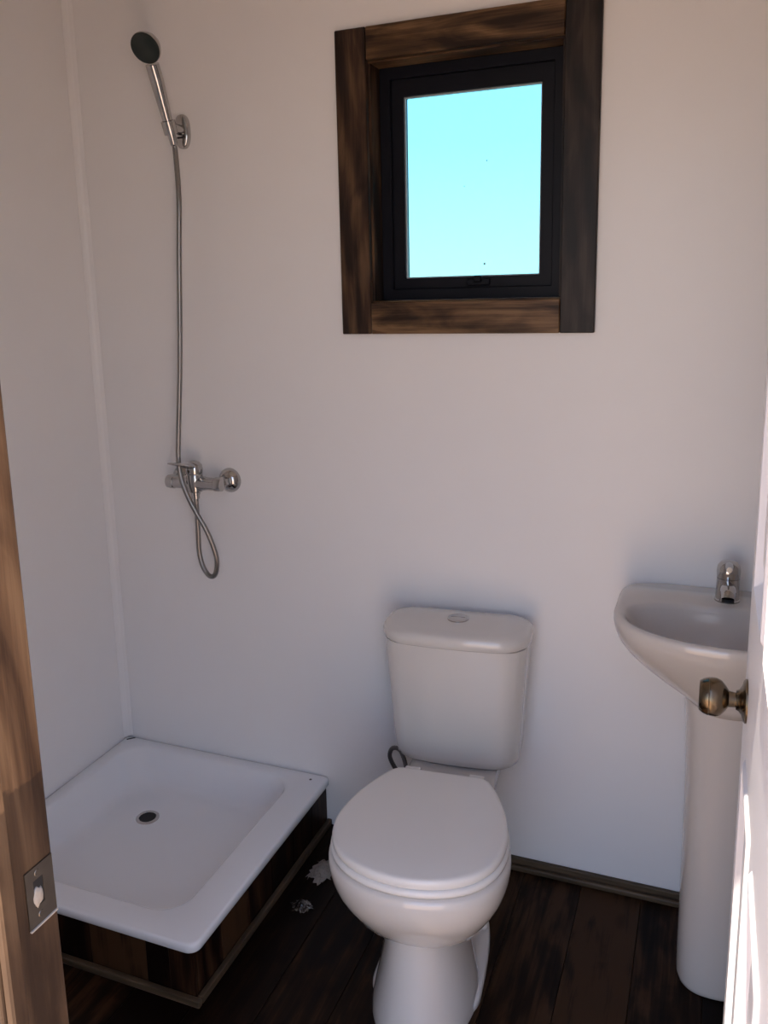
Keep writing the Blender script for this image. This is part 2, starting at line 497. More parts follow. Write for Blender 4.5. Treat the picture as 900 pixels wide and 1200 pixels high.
box(bm, 1.105, 1.125, 0.050, 0.062, gz0 - 0.014, gz0 + 0.002, bev=0.003)
obj('latch', bm, M['alu'], sash, off=(-win.location.x, 0, -win.location.z))
for (sxp, szp, rr) in ((1.13, 1.80, 0.0016), (1.075, 1.745, 0.0014), (1.125, 1.561, 0.0026)):
    obj('fly_speck', lathe(bmesh.new(), (sxp, 0.0819, szp), (0, -1, 0), [(0, rr), (0.0008, rr * 0.7)], 8), M['greyhose'], sash,
        off=(-win.location.x, 0, -win.location.z), smooth=True)

# ================================================================ door frame (doorway lining) and door
tr = thing('trim_2', (DX0, RY - TF / 2, 0), kind='structure', label='brown stained pine door frame around the doorway')
JY0, JY1 = RY - TF - 0.008, RY - 0.002
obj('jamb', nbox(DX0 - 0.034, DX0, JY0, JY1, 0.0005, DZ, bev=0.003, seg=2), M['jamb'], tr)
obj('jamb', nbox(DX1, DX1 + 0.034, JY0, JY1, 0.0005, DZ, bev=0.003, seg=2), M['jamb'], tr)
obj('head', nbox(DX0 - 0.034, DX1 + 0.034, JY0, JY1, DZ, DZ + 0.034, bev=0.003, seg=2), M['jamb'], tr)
obj('stop', nbox(DX0, DX0 + 0.010, JY0 + 0.002, RY - 0.058, 0.0005, DZ - 0.001, bev=0.002), M['jamb'], tr)
obj('stop', nbox(DX1 - 0.010, DX1, JY0 + 0.002, RY - 0.058, 0.0005, DZ - 0.001, bev=0.002), M['jamb'], tr)
# strike plate let into the jamb
sp = bmesh.new()
sy0, sy1, sz0, sz1 = -1.489, -1.4545, 0.930, 0.988
hy0, hy1, hz0, hz1 = -1.480, -1.468, 0.948, 0.975
for (a0, a1, b0, b1) in ((sy0, hy0, sz0, sz1), (hy1, sy1, sz0, sz1), (hy0, hy1, sz0, hz0), (hy0, hy1, hz1, sz1)):
    box(sp, DX0, DX0 + 0.0014, a0, a1, b0, b1)
bmesh.ops.remove_doubles(sp, verts=sp.verts, dist=1e-6)
plate = obj('strike_plate', sp, M['strike'], tr, label='dull metal strike plate')
so = (-tr.location.x, -tr.location.y, 0)
obj('latch_hole', nbox(DX0 + 0.0001, DX0 + 0.0007, hy0, hy1, hz0, hz1), M['hole'], plate, off=so)
bm = bmesh.new()
lathe(bm, (DX0 + 0.0007, -1.4755, 0.959), (1, 0, 0), [(0, 0.0068), (0.0012, 0.0058), (0.0018, 0.003)], 14)
for v in bm.verts:
    v.co.z = 0.957 + (v.co.z - 0.959) * (1.5 + 0.35 * math.sin(9 * math.atan2(v.co.z - 0.959, v.co.y + 1.4755)))
obj('filler', bm, M['filler'], plate, off=so, smooth=True, label='pale filler in the latch hole')
for zz in (0.9385, 0.981):
    obj('screw', lathe(bmesh.new(), (DX0 + 0.0013, -1.474, zz), (1, 0, 0), [(0, 0.0036), (0.0006, 0.003)], 12), M['strike'], plate, off=so, smooth=True, angle=30)
obj('lip_glint', nbox(DX0 + 0.0002, DX0 + 0.003, sy0, sy1, sz0 - 0.0022, sz0, bev=0.0005), M['filler'], plate, off=so, label='pale strip painting the bright reflection on the plate lip')  # bright reflection on the plate's lower lip, put in as a pale strip

# door leaf, open against the right, free edge towards the back wall
LX0, LX1 = 1.715, 1.751
LY0, LY1 = -1.452, -0.855
LZ0, LZ1 = 0.010, 2.03
door = thing('door_1', (1.751, LY0, 0), kind='structure', label='open white moulded panel door with a brass knob')
pan_y = [(-0.962, -1.132), (-1.178, -1.348)]
pan_z = [(0.20, 0.935), (1.145, 1.89)]
# stiles and rails
def dbox(nm, y0, y1, z0, z1):
    obj(nm, nbox(LX0, LX1, y0, y1, z0, z1), M['paint'], door)
dbox('stile', -0.962, LY1, LZ0, LZ1)
dbox('stile', LY0, -1.348, LZ0, LZ1)
for z0, z1 in ((0.20, 0.935), (1.145, 1.89)): dbox('muntin', -1.178, -1.132, z0, z1)
for z0, z1 in ((LZ0, 0.20), (0.935, 1.145), (1.89, LZ1)): dbox('rail', -1.348, -0.962, z0, z1)
for (ya, yb) in pan_y:
    for (za, zb) in pan_z:
        y0, y1 = min(ya, yb), max(ya, yb)
        bm = bmesh.new()
        def rr_(d, xx): return rrect(y0 + d, y1 - d, za + d, zb - d, 0.004, xx, 2)
        def ringx(d, xx): return [(q[2], q[0], q[1]) for q in rr_(d, xx)]
        for face, s in ((LX0, 1), (LX1, -1)):
            rings = [ringx(0.0002, face), ringx(0.004, face - s * 0.0035), ringx(0.008, face - s * 0.004), ringx(0.013, face + s * 0.001),
                     ringx(0.019, face + s * 0.006), ringx(0.024, face + s * 0.0065), ringx(0.052, face + s * 0.001), ringx(0.056, face + s * 0.0008)]
            loft(bm, rings, False, True)
        obj('panel', bm, M['paint'], door, smooth=True, angle=25)
# knob set
KY, KZ = -0.915, 0.986
def knob(xf, s):
    k = obj('knob', lathe(bmesh.new(), (xf, KY, KZ), (-s, 0, 0),
            [(0.01144, 0.00880), (0.02112, 0.01012), (0.02552, 0.01672), (0.02992, 0.02156), (0.03608, 0.02394), (0.04312, 0.02394),
             (0.04356, 0.02341), (0.04444, 0.02341), (0.04488, 0.02376), (0.05104, 0.02156), (0.05500, 0.01892), (0.05588, 0.01760), (0.05614, 0.01056), (0.05614, 0.00000)], 40),
            M['brass'], door, smooth=True, angle=40, label='antique brass ball knob')
    obj('rose', lathe(bmesh.new(), (xf, KY, KZ), (-s, 0, 0),
        [(0.00018, 0.02728), (0.00220, 0.02728), (0.00440, 0.02464), (0.00616, 0.01848), (0.00924, 0.01364), (0.01276, 0.01188), (0.01320, 0.00968)], 40),
        M['brass'], k, smooth=True, off=(-door.location.x, -door.location.y, 0), angle=40)
knob(LX0, 1)
knob(LX1, -1)
obj('latch_plate', nbox(LX0 + 0.006, LX1 - 0.006, LY1 + 0.0001, LY1 + 0.0015, KZ - 0.028, KZ + 0.028, bev=0.0004), M['brass'], door)
for zz in (0.25, 1.0, 1.75):
    obj('hinge', lathe(bmesh.new(), (LX1 + 0.004, LY0 - 0.001, zz - 0.04), (0, 0, 1), [(0, 0.005), (0.08, 0.005)], 12), M['brass'], door, smooth=True, angle=40)

# ================================================================ shower tray on its plinth
TW, TD, TH = 0.700, 0.695, 0.150
tray = thing('shower_tray', (0.35, -0.35, 0.127), label='white enamelled square shower tray on a wooden plinth', cat='shower tray')
n = 10
rings = []
def R_(x0, x1, y0, y1, r, z, c=(1, 1, 1, 1)): rings.append(rrect(x0, x1, y0, y1, r, z, n, c))
oc = (0.5, 0.5, 0.5, 1.0)
R_(0.012, TW - 0.012, -TD + 0.012, -0.012, 0.02, 0.1275, oc)
R_(0.004, TW - 0.002, -TD + 0.002, -0.004, 0.024, 0.1275, oc)
R_(0.002, TW, -TD, -0.002, 0.026, 0.1295, oc)
R_(0.002, TW, -TD, -0.002, 0.026, 0.144, oc)
R_(0.0035, TW - 0.0015, -TD + 0.0015, -0.0035, 0.026, 0.148, oc)
R_(0.008, TW - 0.006, -TD + 0.006, -0.008, 0.026, 0.150, oc)
R_(0.034, TW - 0.084, -TD + 0.062, -0.034, 0.075, 0.1494)
R_(0.040, TW - 0.090, -TD + 0.068, -0.040, 0.075, 0.1478)
R_(0.045, TW - 0.094, -TD + 0.072, -0.045, 0.075, 0.1435)
R_(0.062, TW - 0.104, -TD + 0.084, -0.060, 0.075, 0.1120)
R_(0.084, TW - 0.118, -TD + 0.098, -0.080, 0.075, 0.0720)
R_(0.097, TW - 0.128, -TD + 0.108, -0.091, 0.075, 0.0585)
R_(0.116, TW - 0.146, -TD + 0.124, -0.106, 0.072, 0.0520)
R_(0.140, TW - 0.175, -TD + 0.150, -0.128, 0.065, 0.0503)
# down to the drain
DRX, DRY = 0.226, -0.220
nn = len(rings[0])
def circ(r, z):
    c0 = Vector((DRX, DRY, 0))
    out = []
    for p in rings[13]:
        d = (Vector((p[0], p[1], 0)) - c0)
        a = math.atan2(d.y, d.x)
        out.append((DRX + r * math.cos(a), DRY + r * math.sin(a), z))
    return out
rings.append(circ(0.050, 0.0495))
rings.append(circ(0.033, 0.0485))
obj('basin', loft(bmesh.new(), rings, False, True), M['enamel'], tray, smooth=True)
dr = obj('drain', lathe(bmesh.new(), (DRX, DRY, 0.0480), (0, 0, 1), [(0, 0.033), (0.0015, 0.033), (0.003, 0.031), (0.003, 0.0245), (0.0015, 0.0235), (0.0015, 0.0)], 36),
         M['chrome'], tray, smooth=True, angle=40, label='chrome drain ring')
obj('drain_hole', lathe(bmesh.new(), (DRX, DRY, 0.0497), (0, 0, 1), [(0, 0.0232), (0.0006, 0.023), (0.0008, 0.0)], 28), M['hole'], dr,
    off=(-tray.location.x, -tray.location.y, -tray.location.z))
obj('screw_mark', lathe(bmesh.new(), (0.655, -0.035, 0.1499), (0, 0, 1), [(0, 0.004), (0.0008, 0.0032)], 12), M['greyhose'], tray)
bm = nbox(0.004, 0.030, -0.0275, -0.0245, 0.1502, 0.1520)
bmesh.ops.rotate(bm, verts=bm.verts, cent=(0.012, -0.012, 0.15), matrix=Matrix.Rotation(math.radians(45), 3, 'Z'))
obj('caulk_gap', bm, M['hole'], tray, label='dark unfilled gap in the corner')

pl = thing('tray_plinth', (0.35, -0.35, 0.0), label='dark plank-clad plinth under the white shower tray', cat='plinth')
obj('core', nbox(0.004, 0.674, -0.668, -0.004, 0.001, 0.0350), M['skirt'], pl)
fb = [0.003, 0.118, 0.265, 0.410, 0.562, 0.622, 0.688]
for a, b_ in zip(fb, fb[1:]):
    w_ = b_ - a - 0.001
    p = obj('board', nbox(-w_ / 2, w_ / 2, -0.004, 0.004, -0.0625, 0.0625, bev=0.0008), M['skirt'], pl, off=(0, 0, 0))
    p.location = ((a + b_) / 2 - 0.35, -0.679 + 0.35, 0.064)
rb = [-0.674, -0.572, -0.452, -0.335, -0.215, -0.10, -0.003]
for a, b_ in zip(rb, rb[1:]):
    w_ = b_ - a - 0.001
    p = obj('board', nbox(-0.004, 0.004, -w_ / 2, w_ / 2, -0.0625, 0.0625, bev=0.0008), M['skirt'], pl, off=(0, 0, 0))
    p.location = (0.684 - 0.35, (a + b_) / 2 + 0.35, 0.064)
obj('bottom_strip', nbox(0.003, 0.7035, -0.6985, -0.684, 0.0006, 0.0175, bev=0.003, seg=2), M['strip'], pl)
obj('bottom_strip', nbox(0.689, 0.7035, -0.6835, -0.003, 0.0006, 0.0175, bev=0.003, seg=2), M['stripy'], pl)

# ================================================================ toilet (local: x across, -y forwards)
TH_ = math.radians(5.0)
toi = thing('toilet', (1.101, -0.012, 0.0), TH_, label='white porcelain toilet with closed lid and rear tank', cat='toilet')
def squash(ctrl):
    return [(x_ * 1.015, .505 + (y_ - .505) * (0.84 if y_ > .505 else 0.93)) for x_, y_ in ctrl]
def outline(ctrl, n=72):
    """half control points (x>=0) from back to front -> closed even ring in plan; forward is -y"""
    full = ctrl + [(-cx, cy) for cx, cy in ctrl[-2:0:-1]]
    return [(p.x, p.y) for p in even(catmull([(a, -b_, 0) for a, b_ in full], 10, True), n)]
def scaled(o, s, c, z, sy=None, dy=0.0):
    sy = s if sy is None else sy
    return [(px * s, -c + (py + c) * sy - dy, z) for px, py in o]
lid_o = outline(squash([(0, .276), (.090, .276), (.113, .292), (.141, .350), (.165, .425), (.176, .505), (.165, .585), (.130, .648), (.072, .688), (0, .702)]))
CC = 0.49
def slab(o, z0, z1, r, s0=1.0):
    rs = [scaled(o, s0 - 0.03, CC, z0)]
    rs += [scaled(o, s0 - 0.012, CC, z0), scaled(o, s0, CC, z0 + r * 0.6), scaled(o, s0, CC, z1 - r), scaled(o, s0 - 0.008, CC, z1 - r * 0.45),
           scaled(o, s0 - 0.028, CC, z1 - r * 0.1), scaled(o, s0 - 0.06, CC, z1), scaled(o, 0.6, CC, z1 + 0.002), scaled(o, 0.25, CC, z1 + 0.003)]
    return loft(bmesh.new(), rs, True, True)
obj('seat_lid', slab(lid_o, 0.4035, 0.4235, 0.008, 1.0), M['plastic'], toi, smooth=True, angle=60)
seat_o = lid_o
bm = bmesh.new()
loft(bm, [scaled(lid_o, .66, CC, 0.385), scaled(lid_o, .98, CC, 0.385), scaled(lid_o, 1.015, CC, 0.389), scaled(lid_o, 1.02, CC, 0.395), scaled(lid_o, 1.005, CC, 0.4015),
          scaled(lid_o, .97, CC, 0.4025), scaled(lid_o, .66, CC, 0.4025), scaled(lid_o, .66, CC, 0.385)])
bmesh.ops.remove_doubles(bm, verts=bm.verts, dist=1e-6)
obj('seat', bm, M['plastic'], toi, smooth=True, angle=60)
for s in (-1, 1):
    obj('hinge', lathe(bmesh.new(), (s * 0.075 - 0.018, -0.262, 0.396), (1, 0, 0), [(0, 0.008), (0.002, 0.010), (0.034, 0.010), (0.036, 0.008)], 16), M['plastic'], toi, smooth=True, angle=40)
# bowl, trunk and foot in one porcelain piece
pan_o = outline(squash([(0, .225), (.075, .225), (.100, .240), (.128, .33), (.166, .425), (.183, .505), (.172, .590), (.136, .655), (.076, .696), (0, .710)]))
bm = bmesh.new()
CB = 0.47
prof = [(0.3835, .62), (0.384, .95), (0.382, .985), (0.376, 1.0), (0.362, 1.004), (0.340, .99), (0.315, .955), (0.290, .90), (0.265, .825),
        (0.239, .745), (0.217, .64), (0.201, .52), (0.196, .40)]
loft(bm, [scaled(pan_o, s, CB - 0.0 * (1 - s), z, dy=-0.02 * (1 - s)) for z, s in prof], True, True)
# rear deck that carries the tank
loft(bm, [rrect(-a, a, -0.30, -0.035, 0.03, z, 8) for z, a in ((0.20, 0.075), (0.27, 0.09), (0.32, 0.105), (0.352, 0.108), (0.358, 0.104), (0.3585, 0.09))], True, True)
# trunk with flared foot
def foot(a, f, bk, z, e=2.4):
    pts = []
    for i in range(72):
        t = 2 * math.pi * i / 72
        c, s = math.cos(t), math.sin(t)
        xx = a * math.copysign(abs(s) ** (2 / e), s)
        yy = (f - 0.45) * math.copysign(abs(c) ** (2 / e), c) if c > 0 else (0.45 - bk) * math.copysign(abs(c) ** (2 / e), c)
        pts.append((xx, -(0.45 + yy), z))
    return pts
loft(bm, [foot(.090, .585, .34, .275, 2.15), foot(.084, .588, .345, .225, 2.15), foot(.083, .592, .345, .18, 2.15), foot(.089, .602, .34, .13, 2.15), foot(.099, .614, .335, .08, 2.15),
          foot(.110, .628, .33, .03, 2.15), foot(.114, .634, .33, .008, 2.15), foot(.113, .633, .33, .0005, 2.15)], True, True)
# trapway behind the trunk
loft(bm, [rrect(-a, a, -0.42, -b_, 0.03, z, 8) for z, a, b_ in ((0.0005, .062, .12), (0.08, .058, .11), (0.16, .060, .09), (0.24, .070, .06), (0.30, .085, .05))], True, True)
# low flange with the fixing bolts behind
def flange(a, f, bk, z): return [(p[0], p[1], z) for p in foot(a, f, bk, z, 2.8)]
loft(bm, [flange(.118, .54, .150, .0005), flange(.120, .54, .148, .005), flange(.119, .54, .149, .014), flange(.115, .535, .153, .019), flange(.085, .52, .17, .021)], True, True)
obj('pan', bm, M['ceramic'], toi, smooth=True, angle=70)
for s in (-1, 1):
    obj('bolt_cap', lathe(bmesh.new(), (s * 0.092, -0.27, 0.020), (0, 0, 1), [(0, 0.011), (0.006, 0.0105), (0.011, 0.007), (0.012, 0.001)], 16), M['plastic'], toi, smooth=True)
# tank
def tank_ring(hw, y0, y1, z, r=0.05, bow=0.012, n=10, cor=(0.35, 0.35, 1, 1)):
    pts = []
    base = rrect(-hw, hw, -y1, -y0, r, z, n, cor)
    # even resample so that the bowed front is smooth
    ev = even([(p[0], p[1], 0) for p in base], 96)
    for p in ev:
        k = max(0.0, 1 - (p.x / hw) ** 2)
        fwd = max(0.0, min(1.0, (-p.y - y0) / (y1 - y0)))
        pts.append((p.x, p.y - bow * k * fwd ** 3, z))
    return pts
Y0, = (0.022,)
rs = [tank_ring(.125, Y0 + .02, .130, .3595), tank_ring(.143, Y0 + .008, .150, .361), tank_ring(.151, Y0, .158, .369), tank_ring(.155, Y0, .162, .385), tank_ring(.159, Y0, .167, .44),
      tank_ring(.164, Y0, .171, .53), tank_ring(.169, Y0, .174, .61), tank_ring(.173, Y0, .176, .675), tank_ring(.167, Y0 + .006, .17, .6755)]
tank = obj('tank', loft(bmesh.new(), rs, True, True), M['ceramic'], toi, smooth=True, angle=60)
LC = (0.75, 0.75, 1, 1)
rs = [tank_ring(.167, Y0, .17, .676), tank_ring(.176, Y0 - .006, .179, .6765, .065, .014, 10, LC), tank_ring(.180, Y0 - .008, .183, .680, .072, .014, 10, LC), tank_ring(.181, Y0 - .008, .184, .694, .072, .014, 10, LC),
      tank_ring(.179, Y0 - .006, .182, .702, .072, .014, 10, LC), tank_ring(.173, Y0, .176, .7085, .07, .014, 10, LC), tank_ring(.161, Y0 + .010, .164, .7125, .066, .012, 10, LC), tank_ring(.10, Y0 + .04, .13, .7145, .04, .008, 10, LC)]
tl = obj('tank_lid', loft(bmesh.new(), rs, True, True), M['ceramic'], toi, smooth=True, angle=60)
obj('flush_button', lathe(bmesh.new(), (0.0, -0.092, 0.7145), (0, 0, 1), [(0, 0.026), (0.003, 0.026), (0.004, 0.024), (0.0035, 0.0225), (0.0042, 0.0215), (0.005, 0.014), (0.0052, 0.0)], 32),
    M['chrome'], tl, smooth=True, angle=40, label='round chrome flush button', off=(0, 0, 0))
obj('button_split', nbox(-0.017, 0.017, -0.0925, -0.0915, 0.7188, 0.7198), M['greyhose'], tl, off=(0, 0, 0))

# flexible supply hose looping beside the tank
hp = [(1.005, -0.085, 0.3535), (1.004, -0.088, 0.330), (0.998, -0.10, 0.290), (0.986, -0.110, 0.264), (0.972, -0.104, 0.272), (0.960, -0.092, 0.300), (0.944, -0.083, 0.323), (0.922, -0.078, 0.321),
      (0.912, -0.074, 0.295), (0.922, -0.068, 0.262), (0.940, -0.05, 0.22), (0.952, -0.03, 0.188), (0.955, -0.0175, 0.18)]
hs = thing('supply_hose', (0.955, -0.006, 0.18), label='dark flexible water hose looped behind the toilet lid', cat='hose')
obj('hose', tube(bmesh.new(), resample(catmull(hp, 12), 0.003), 0.0058, 10, 0.05), M['greyhose'], hs, smooth=True)
obj('wall_nut', lathe(bmesh.new(), (0.955, -0.0005, 0.18), (0, -1, 0), [(0, 0.022), (0.003, 0.022), (0.005, 0.012), (0.016, 0.011)], 24), M['chrome'], hs, smooth=True, angle=40)

# ================================================================ pedestal wash basin
SX = 1.718
sink = thing('pedestal_sink', (SX, -0.02, 0.0), label='white pedestal wash basin behind the open door', cat='sink')
def sink_ring(hw, f, z, bk=0.004, e=2.35, n=96, k=0.50):
    """flat back at the wall, round front; widest at a third of the depth"""
    pts = []
    yc = bk + (f - bk) * k
    for i in range(n):
        t = 2 * math.pi * i / n
        c, s = math.cos(t), math.sin(t)
        if c >= 0:
            xx = hw * math.copysign(abs(s) ** (2 / e), s); yy = yc + (f - yc) * abs(c) ** (2 / e)
        else:
            eb = 7.0
            xx = hw * math.copysign(abs(s) ** (2 / eb), s) * (1 - 0.115 * abs(c) ** 2); yy = yc - (yc - bk) * abs(c) ** (2 / eb)
        pts.append((SX + xx, -yy, z))
    return pts
def bowl_ring(hw, f, bk, z, e=2.2, n=96):
    pts = []
    yc = bk + (f - bk) * 0.40
    for i in range(n):
        t = 2 * math.pi * i / n
        c, s = math.cos(t), math.sin(t)
        ee = e if c >= 0 else 3.2
        xx = hw * math.copysign(abs(s) ** (2 / ee), s)
        yy = yc + ((f - yc) if c >= 0 else (yc - bk)) * math.copysign(abs(c) ** (2 / ee), c)
        pts.append((SX + xx, -yy, z))
    return pts
rs = [sink_ring(.078, .29, .648, .06), sink_ring(.100, .297, .668, .05), sink_ring(.145, .308, .692, .02), sink_ring(.183, .322, .718, .004), sink_ring(.209, .336, .743, .004),
      sink_ring(.226, .350, .768, .004), sink_ring(.2335, .360, .790, .004), sink_ring(.2355, .365, .805, .004), sink_ring(.235, .365, .816, .004),
      sink_ring(.232, .362, .8215, .004), sink_ring(.227, .357, .8235, .006),
      bowl_ring(.215, .347, .118, .8215), bowl_ring(.209, .341, .122, .817), bowl_ring(.203, .334, .126, .806), bowl_ring(.188, .318, .132, .780), bowl_ring(.158, .294, .142, .743),
      bowl_ring(.112, .264, .158, .714), bowl_ring(.06, .235, .180, .702), bowl_ring(.022, .222, .20, .698)]
bas = obj('basin', loft(bmesh.new(), rs, True, True), M['basin_ceramic'], sink, smooth=True)
so = (-SX, 0.02, 0)
obj('drain', lathe(bmesh.new(), (SX, -0.211, 0.6985), (0, 0, 1), [(0, 0.021), (0.002, 0.021), (0.003, 0.018), (0.002, 0.0)], 24), M['chrome'], bas, off=so, smooth=True, angle=40)
def ped_ring(hw, y0, y1, z, e=2.6, n=64):
    pts = []
    yc = (y0 + y1) / 2
    for i in range(n):
        t = 2 * math.pi * i / n
        c, s = math.cos(t), math.sin(t)
        pts.append((SX + hw * math.copysign(abs(s) ** (2 / e), s), -(yc + (y1 - yc) * math.copysign(abs(c) ** (2 / e), c)), z))
    return pts
rs = [ped_ring(.070, .115, .288, .0005), ped_ring(.073, .112, .291, .003), ped_ring(.0745, .110, .292, .012), ped_ring(.0745, .11, .288, .06), ped_ring(.0745, .11, .282, .16), ped_ring(.0750, .11, .277, .32),
      ped_ring(.0765, .11, .277, .48), ped_ring(.081, .105, .281, .60), ped_ring(.089, .10, .287, .675), ped_ring(.092, .10, .290, .691)]
obj('pedestal', loft(bmesh.new(), rs, True, True), M['basin_ceramic'], sink, smooth=True, angle=60)
# mixer tap on the deck
TX, TY, TZ = SX - 0.010, -0.074, 0.8212
tap = obj('tap', lathe(bmesh.new(), (TX, TY, TZ), (0, 0, 1), [(0, 0.0265), (0.004, 0.0265), (0.006, 0.0245), (0.040, 0.0235), (0.052, 0.0235)], 32), M['chrome'], sink, smooth=True, angle=40, label='chrome single-lever tap')
bm = bmesh.new()
tube(bm, catmull([(TX, TY - 0.012, TZ + 0.030), (TX, TY - 0.030, TZ + 0.035), (TX, TY - 0.056, TZ + 0.034), (TX, TY - 0.066, TZ + 0.024)], 6), [0.016] * 12 + [0.0145] * 7, 20)
obj('spout', bm, M['chrome'], tap, off=so, smooth=True, angle=60)
obj('aerator', lathe(bmesh.new(), (TX, TY - 0.066, TZ + 0.024), (0, -0.25, -1), [(0, 0.0125), (0.006, 0.0125), (0.006, 0.009), (0.003, 0.0)], 20), M['hole'], tap, off=so, smooth=True, angle=40)
bm = bmesh.new()
lathe(bm, (TX, TY, TZ + 0.053), (0, 0, 1), [(0, 0.0235), (0.014, 0.0245), (0.026, 0.023), (0.034, 0.017), (0.037, 0.006), (0.0372, 0.0)], 32)
tube(bm, catmull([(TX, TY - 0.005, TZ + 0.078), (TX, TY - 0.028, TZ + 0.083), (TX, TY - 0.055, TZ + 0.086)], 6), [0.010, 0.0105, 0.011, 0.011, 0.0105, 0.010, 0.0095, 0.009, 0.0085, 0.008, 0.0075, 0.007, 0.006], 16)
obj('lever', bm, M['chrome'], tap, off=so, smooth=True, angle=60)

# ================================================================ shower mixer on the back wall
MX, MY, MZ = 0.350, -0.060, 0.998
mix = thing('shower_mixer', (MX, 0.0, MZ), label='chrome single-lever shower mixer on the white wall', cat='mixer tap')
obj('body', lathe(bmesh.new(), (MX - 0.088, MY, MZ), (1, 0, 0), [(0, 0.013), (0.002, 0.018), (0.012, 0.0195), (0.022, 0.0195), (0.024, 0.0175), (0.045, 0.0175), (0.06, 0.020), (0.115, 0.020), (0.131, 0.0175),
     (0.152, 0.0175), (0.154, 0.0195), (0.164, 0.0195), (0.174, 0.018), (0.176, 0.013)], 36), M['chrome'], mix, smooth=True, angle=40)
for s in (-1, 1):
    fx = MX + s * 0.0755
    f_ = obj('flange', lathe(bmesh.new(), (fx, -0.0005, MZ), (0, -1, 0), [(0, 0.0345), (0.002, 0.0345), (0.010, 0.031), (0.018, 0.024), (0.023, 0.0165)], 36), M['chrome'], mix, smooth=True, angle=40)
    obj('union', lathe(bmesh.new(), (fx, -0.022, MZ), (0, -1, 0), [(0, 0.0155), (0.005, 0.0165), (0.022, 0.0165), (0.026, 0.014)], 6), M['chrome'], f_, off=(-MX, 0, -MZ))
obj('cartridge', lathe(bmesh.new(), (MX, MY, MZ - 0.026), (0, 0, 1), [(0, 0.015), (0.003, 0.020), (0.020, 0.0225), (0.050, 0.0225), (0.052, 0.0215), (0.054, 0.0225)], 36), M['chrome'], mix, smooth=True, angle=40)
bm = bmesh.new()
lathe(bm, (MX, MY, MZ + 0.0285), (0, 0, 1), [(0, 0.0225), (0.010, 0.0235), (0.022, 0.0215), (0.030, 0.015), (0.0335, 0.006), (0.034, 0.0)], 36)
lv = [(MX, MY - 0.004, MZ + 0.046), (MX - 0.002, MY - 0.03, MZ + 0.054), (MX - 0.004, MY - 0.06, MZ + 0.062), (MX - 0.006, MY - 0.098, MZ + 0.072)]
pts = catmull(lv, 6)
rings_ = []
for i, p in enumerate(pts):
    k = i / (len(pts) - 1)
    hw, hh = 0.017 - 0.006 * k, 0.0105 - 0.0075 * k
    rings_.append([(p.x + hw * math.cos(2 * math.pi * j / 20), p.y, p.z + hh * math.sin(2 * math.pi * j / 20)) for j in range(20)])
loft(bm, rings_, True, True)
obj('lever', bm, M['chrome'], mix, smooth=True, angle=60)
obj('index_dot', lathe(bmesh.new(), (MX - 0.003, MY - 0.0222, MZ + 0.036), (0, -1, 0), [(0, 0.0045), (0.0012, 0.004)], 12), M['hole'], mix)
obj('outlet', lathe(bmesh.new(), (MX, MY, MZ - 0.026), (0, 0, -1), [(0, 0.0125), (0.006, 0.0125), (0.007, 0.0105), (0.018, 0.0105)], 24), M['chrome'], mix, smooth=True, angle=40)

# bracket, hand shower and hose
BX, BZ = 0.345, 1.920
br = thing('shower_bracket', (BX, 0.0, BZ), label='oval chrome wall bracket holding the hand shower', cat='bracket')
bm = bmesh.new()
def oval(hw, hh, y): return [(BX + hw * math.copysign(abs(math.cos(2 * math.pi * i / 40)) ** 0.8, math.cos(2 * math.pi * i / 40)), y,
                              BZ + hh * math.copysign(abs(math.sin(2 * math.pi * i / 40)) ** 0.8, math.sin(2 * math.pi * i / 40))) for i in range(40)]
loft(bm, [oval(.021, .042, -.0005), oval(.0215, .0425, -.008), oval(.0195, .0405, -.013), oval(.015, .036, -.0155), oval(.006, .02, -.0165)], True, True)
obj('back_plate', bm, M['chrome'], br, smooth=True, angle=50)
obj('slot', nbox(BX - 0.010, BX + 0.008, -0.0185, -0.0150, BZ - 0.018, BZ - 0.014), M['hole'], br)
HP = Vector((BX - 0.002, -0.062, BZ + 0.004))          # centre of the clamp
hd = Vector((-0.01, -0.36, 0.93)).normalized()          # handle direction
bm = bmesh.new()
lathe(bm, (BX, -0.012, BZ + 0.002), (0, -1, 0.05), [(0, 0.0135), (0.010, 0.0125), (0.030, 0.0115), (0.036, 0.0105)], 24)
u, w = frame_of(hd)
rings_ = []
for (t, r) in ((-0.018, 0.0130), (-0.018, 0.0170), (0.014, 0.0180), (0.014, 0.0139), (-0.018, 0.0130)):
    rings_.append([HP + hd * t + (u * math.cos(2 * math.pi * i / 32) + w * math.sin(2 * math.pi * i / 32)) * r for i in range(32)])
loft(bm, rings_)
obj('clamp', bm, M['chrome'], br, smooth=True, angle=40)
hsw = thing('hand_shower', tuple(HP), label='chrome hand shower with black face hanging in the wall bracket', cat='hand shower')
pth = catmull([HP - hd * 0.030, HP - hd * 0.012, HP + hd * 0.02, HP + hd * 0.06, HP + hd * 0.11 + Vector((0.001, -0.001, 0)), HP + hd * 0.146 + Vector((0.003, -0.005, -0.001))], 8)
nr = len(pth)
rad = [0.0098 + 0.0070 * min(1, max(0, (i / nr - 0.15) / 0.6)) if i / nr < .8 else 0.0168 for i in range(nr)]
obj('handle', tube(bmesh.new(), pth, rad, 24), M['chrome'], hsw, smooth=True, angle=60)
fn = Vector((0.02, -0.80, -0.60)).normalized()
hc = HP + hd * 0.152 + Vector((0.004, -0.6 * 0.036, 0.8 * 0.036)) - fn * 0.004
hb = obj('head', lathe(bmesh.new(), hc, fn, [(-0.020, 0.008), (-0.017, 0.020), (-0.008, 0.031), (0.004, 0.0370), (0.010, 0.0380), (0.012, 0.0372)], 40), M['chrome'], hsw, smooth=True, angle=50)
ho = (-HP.x, -HP.y, -HP.z)
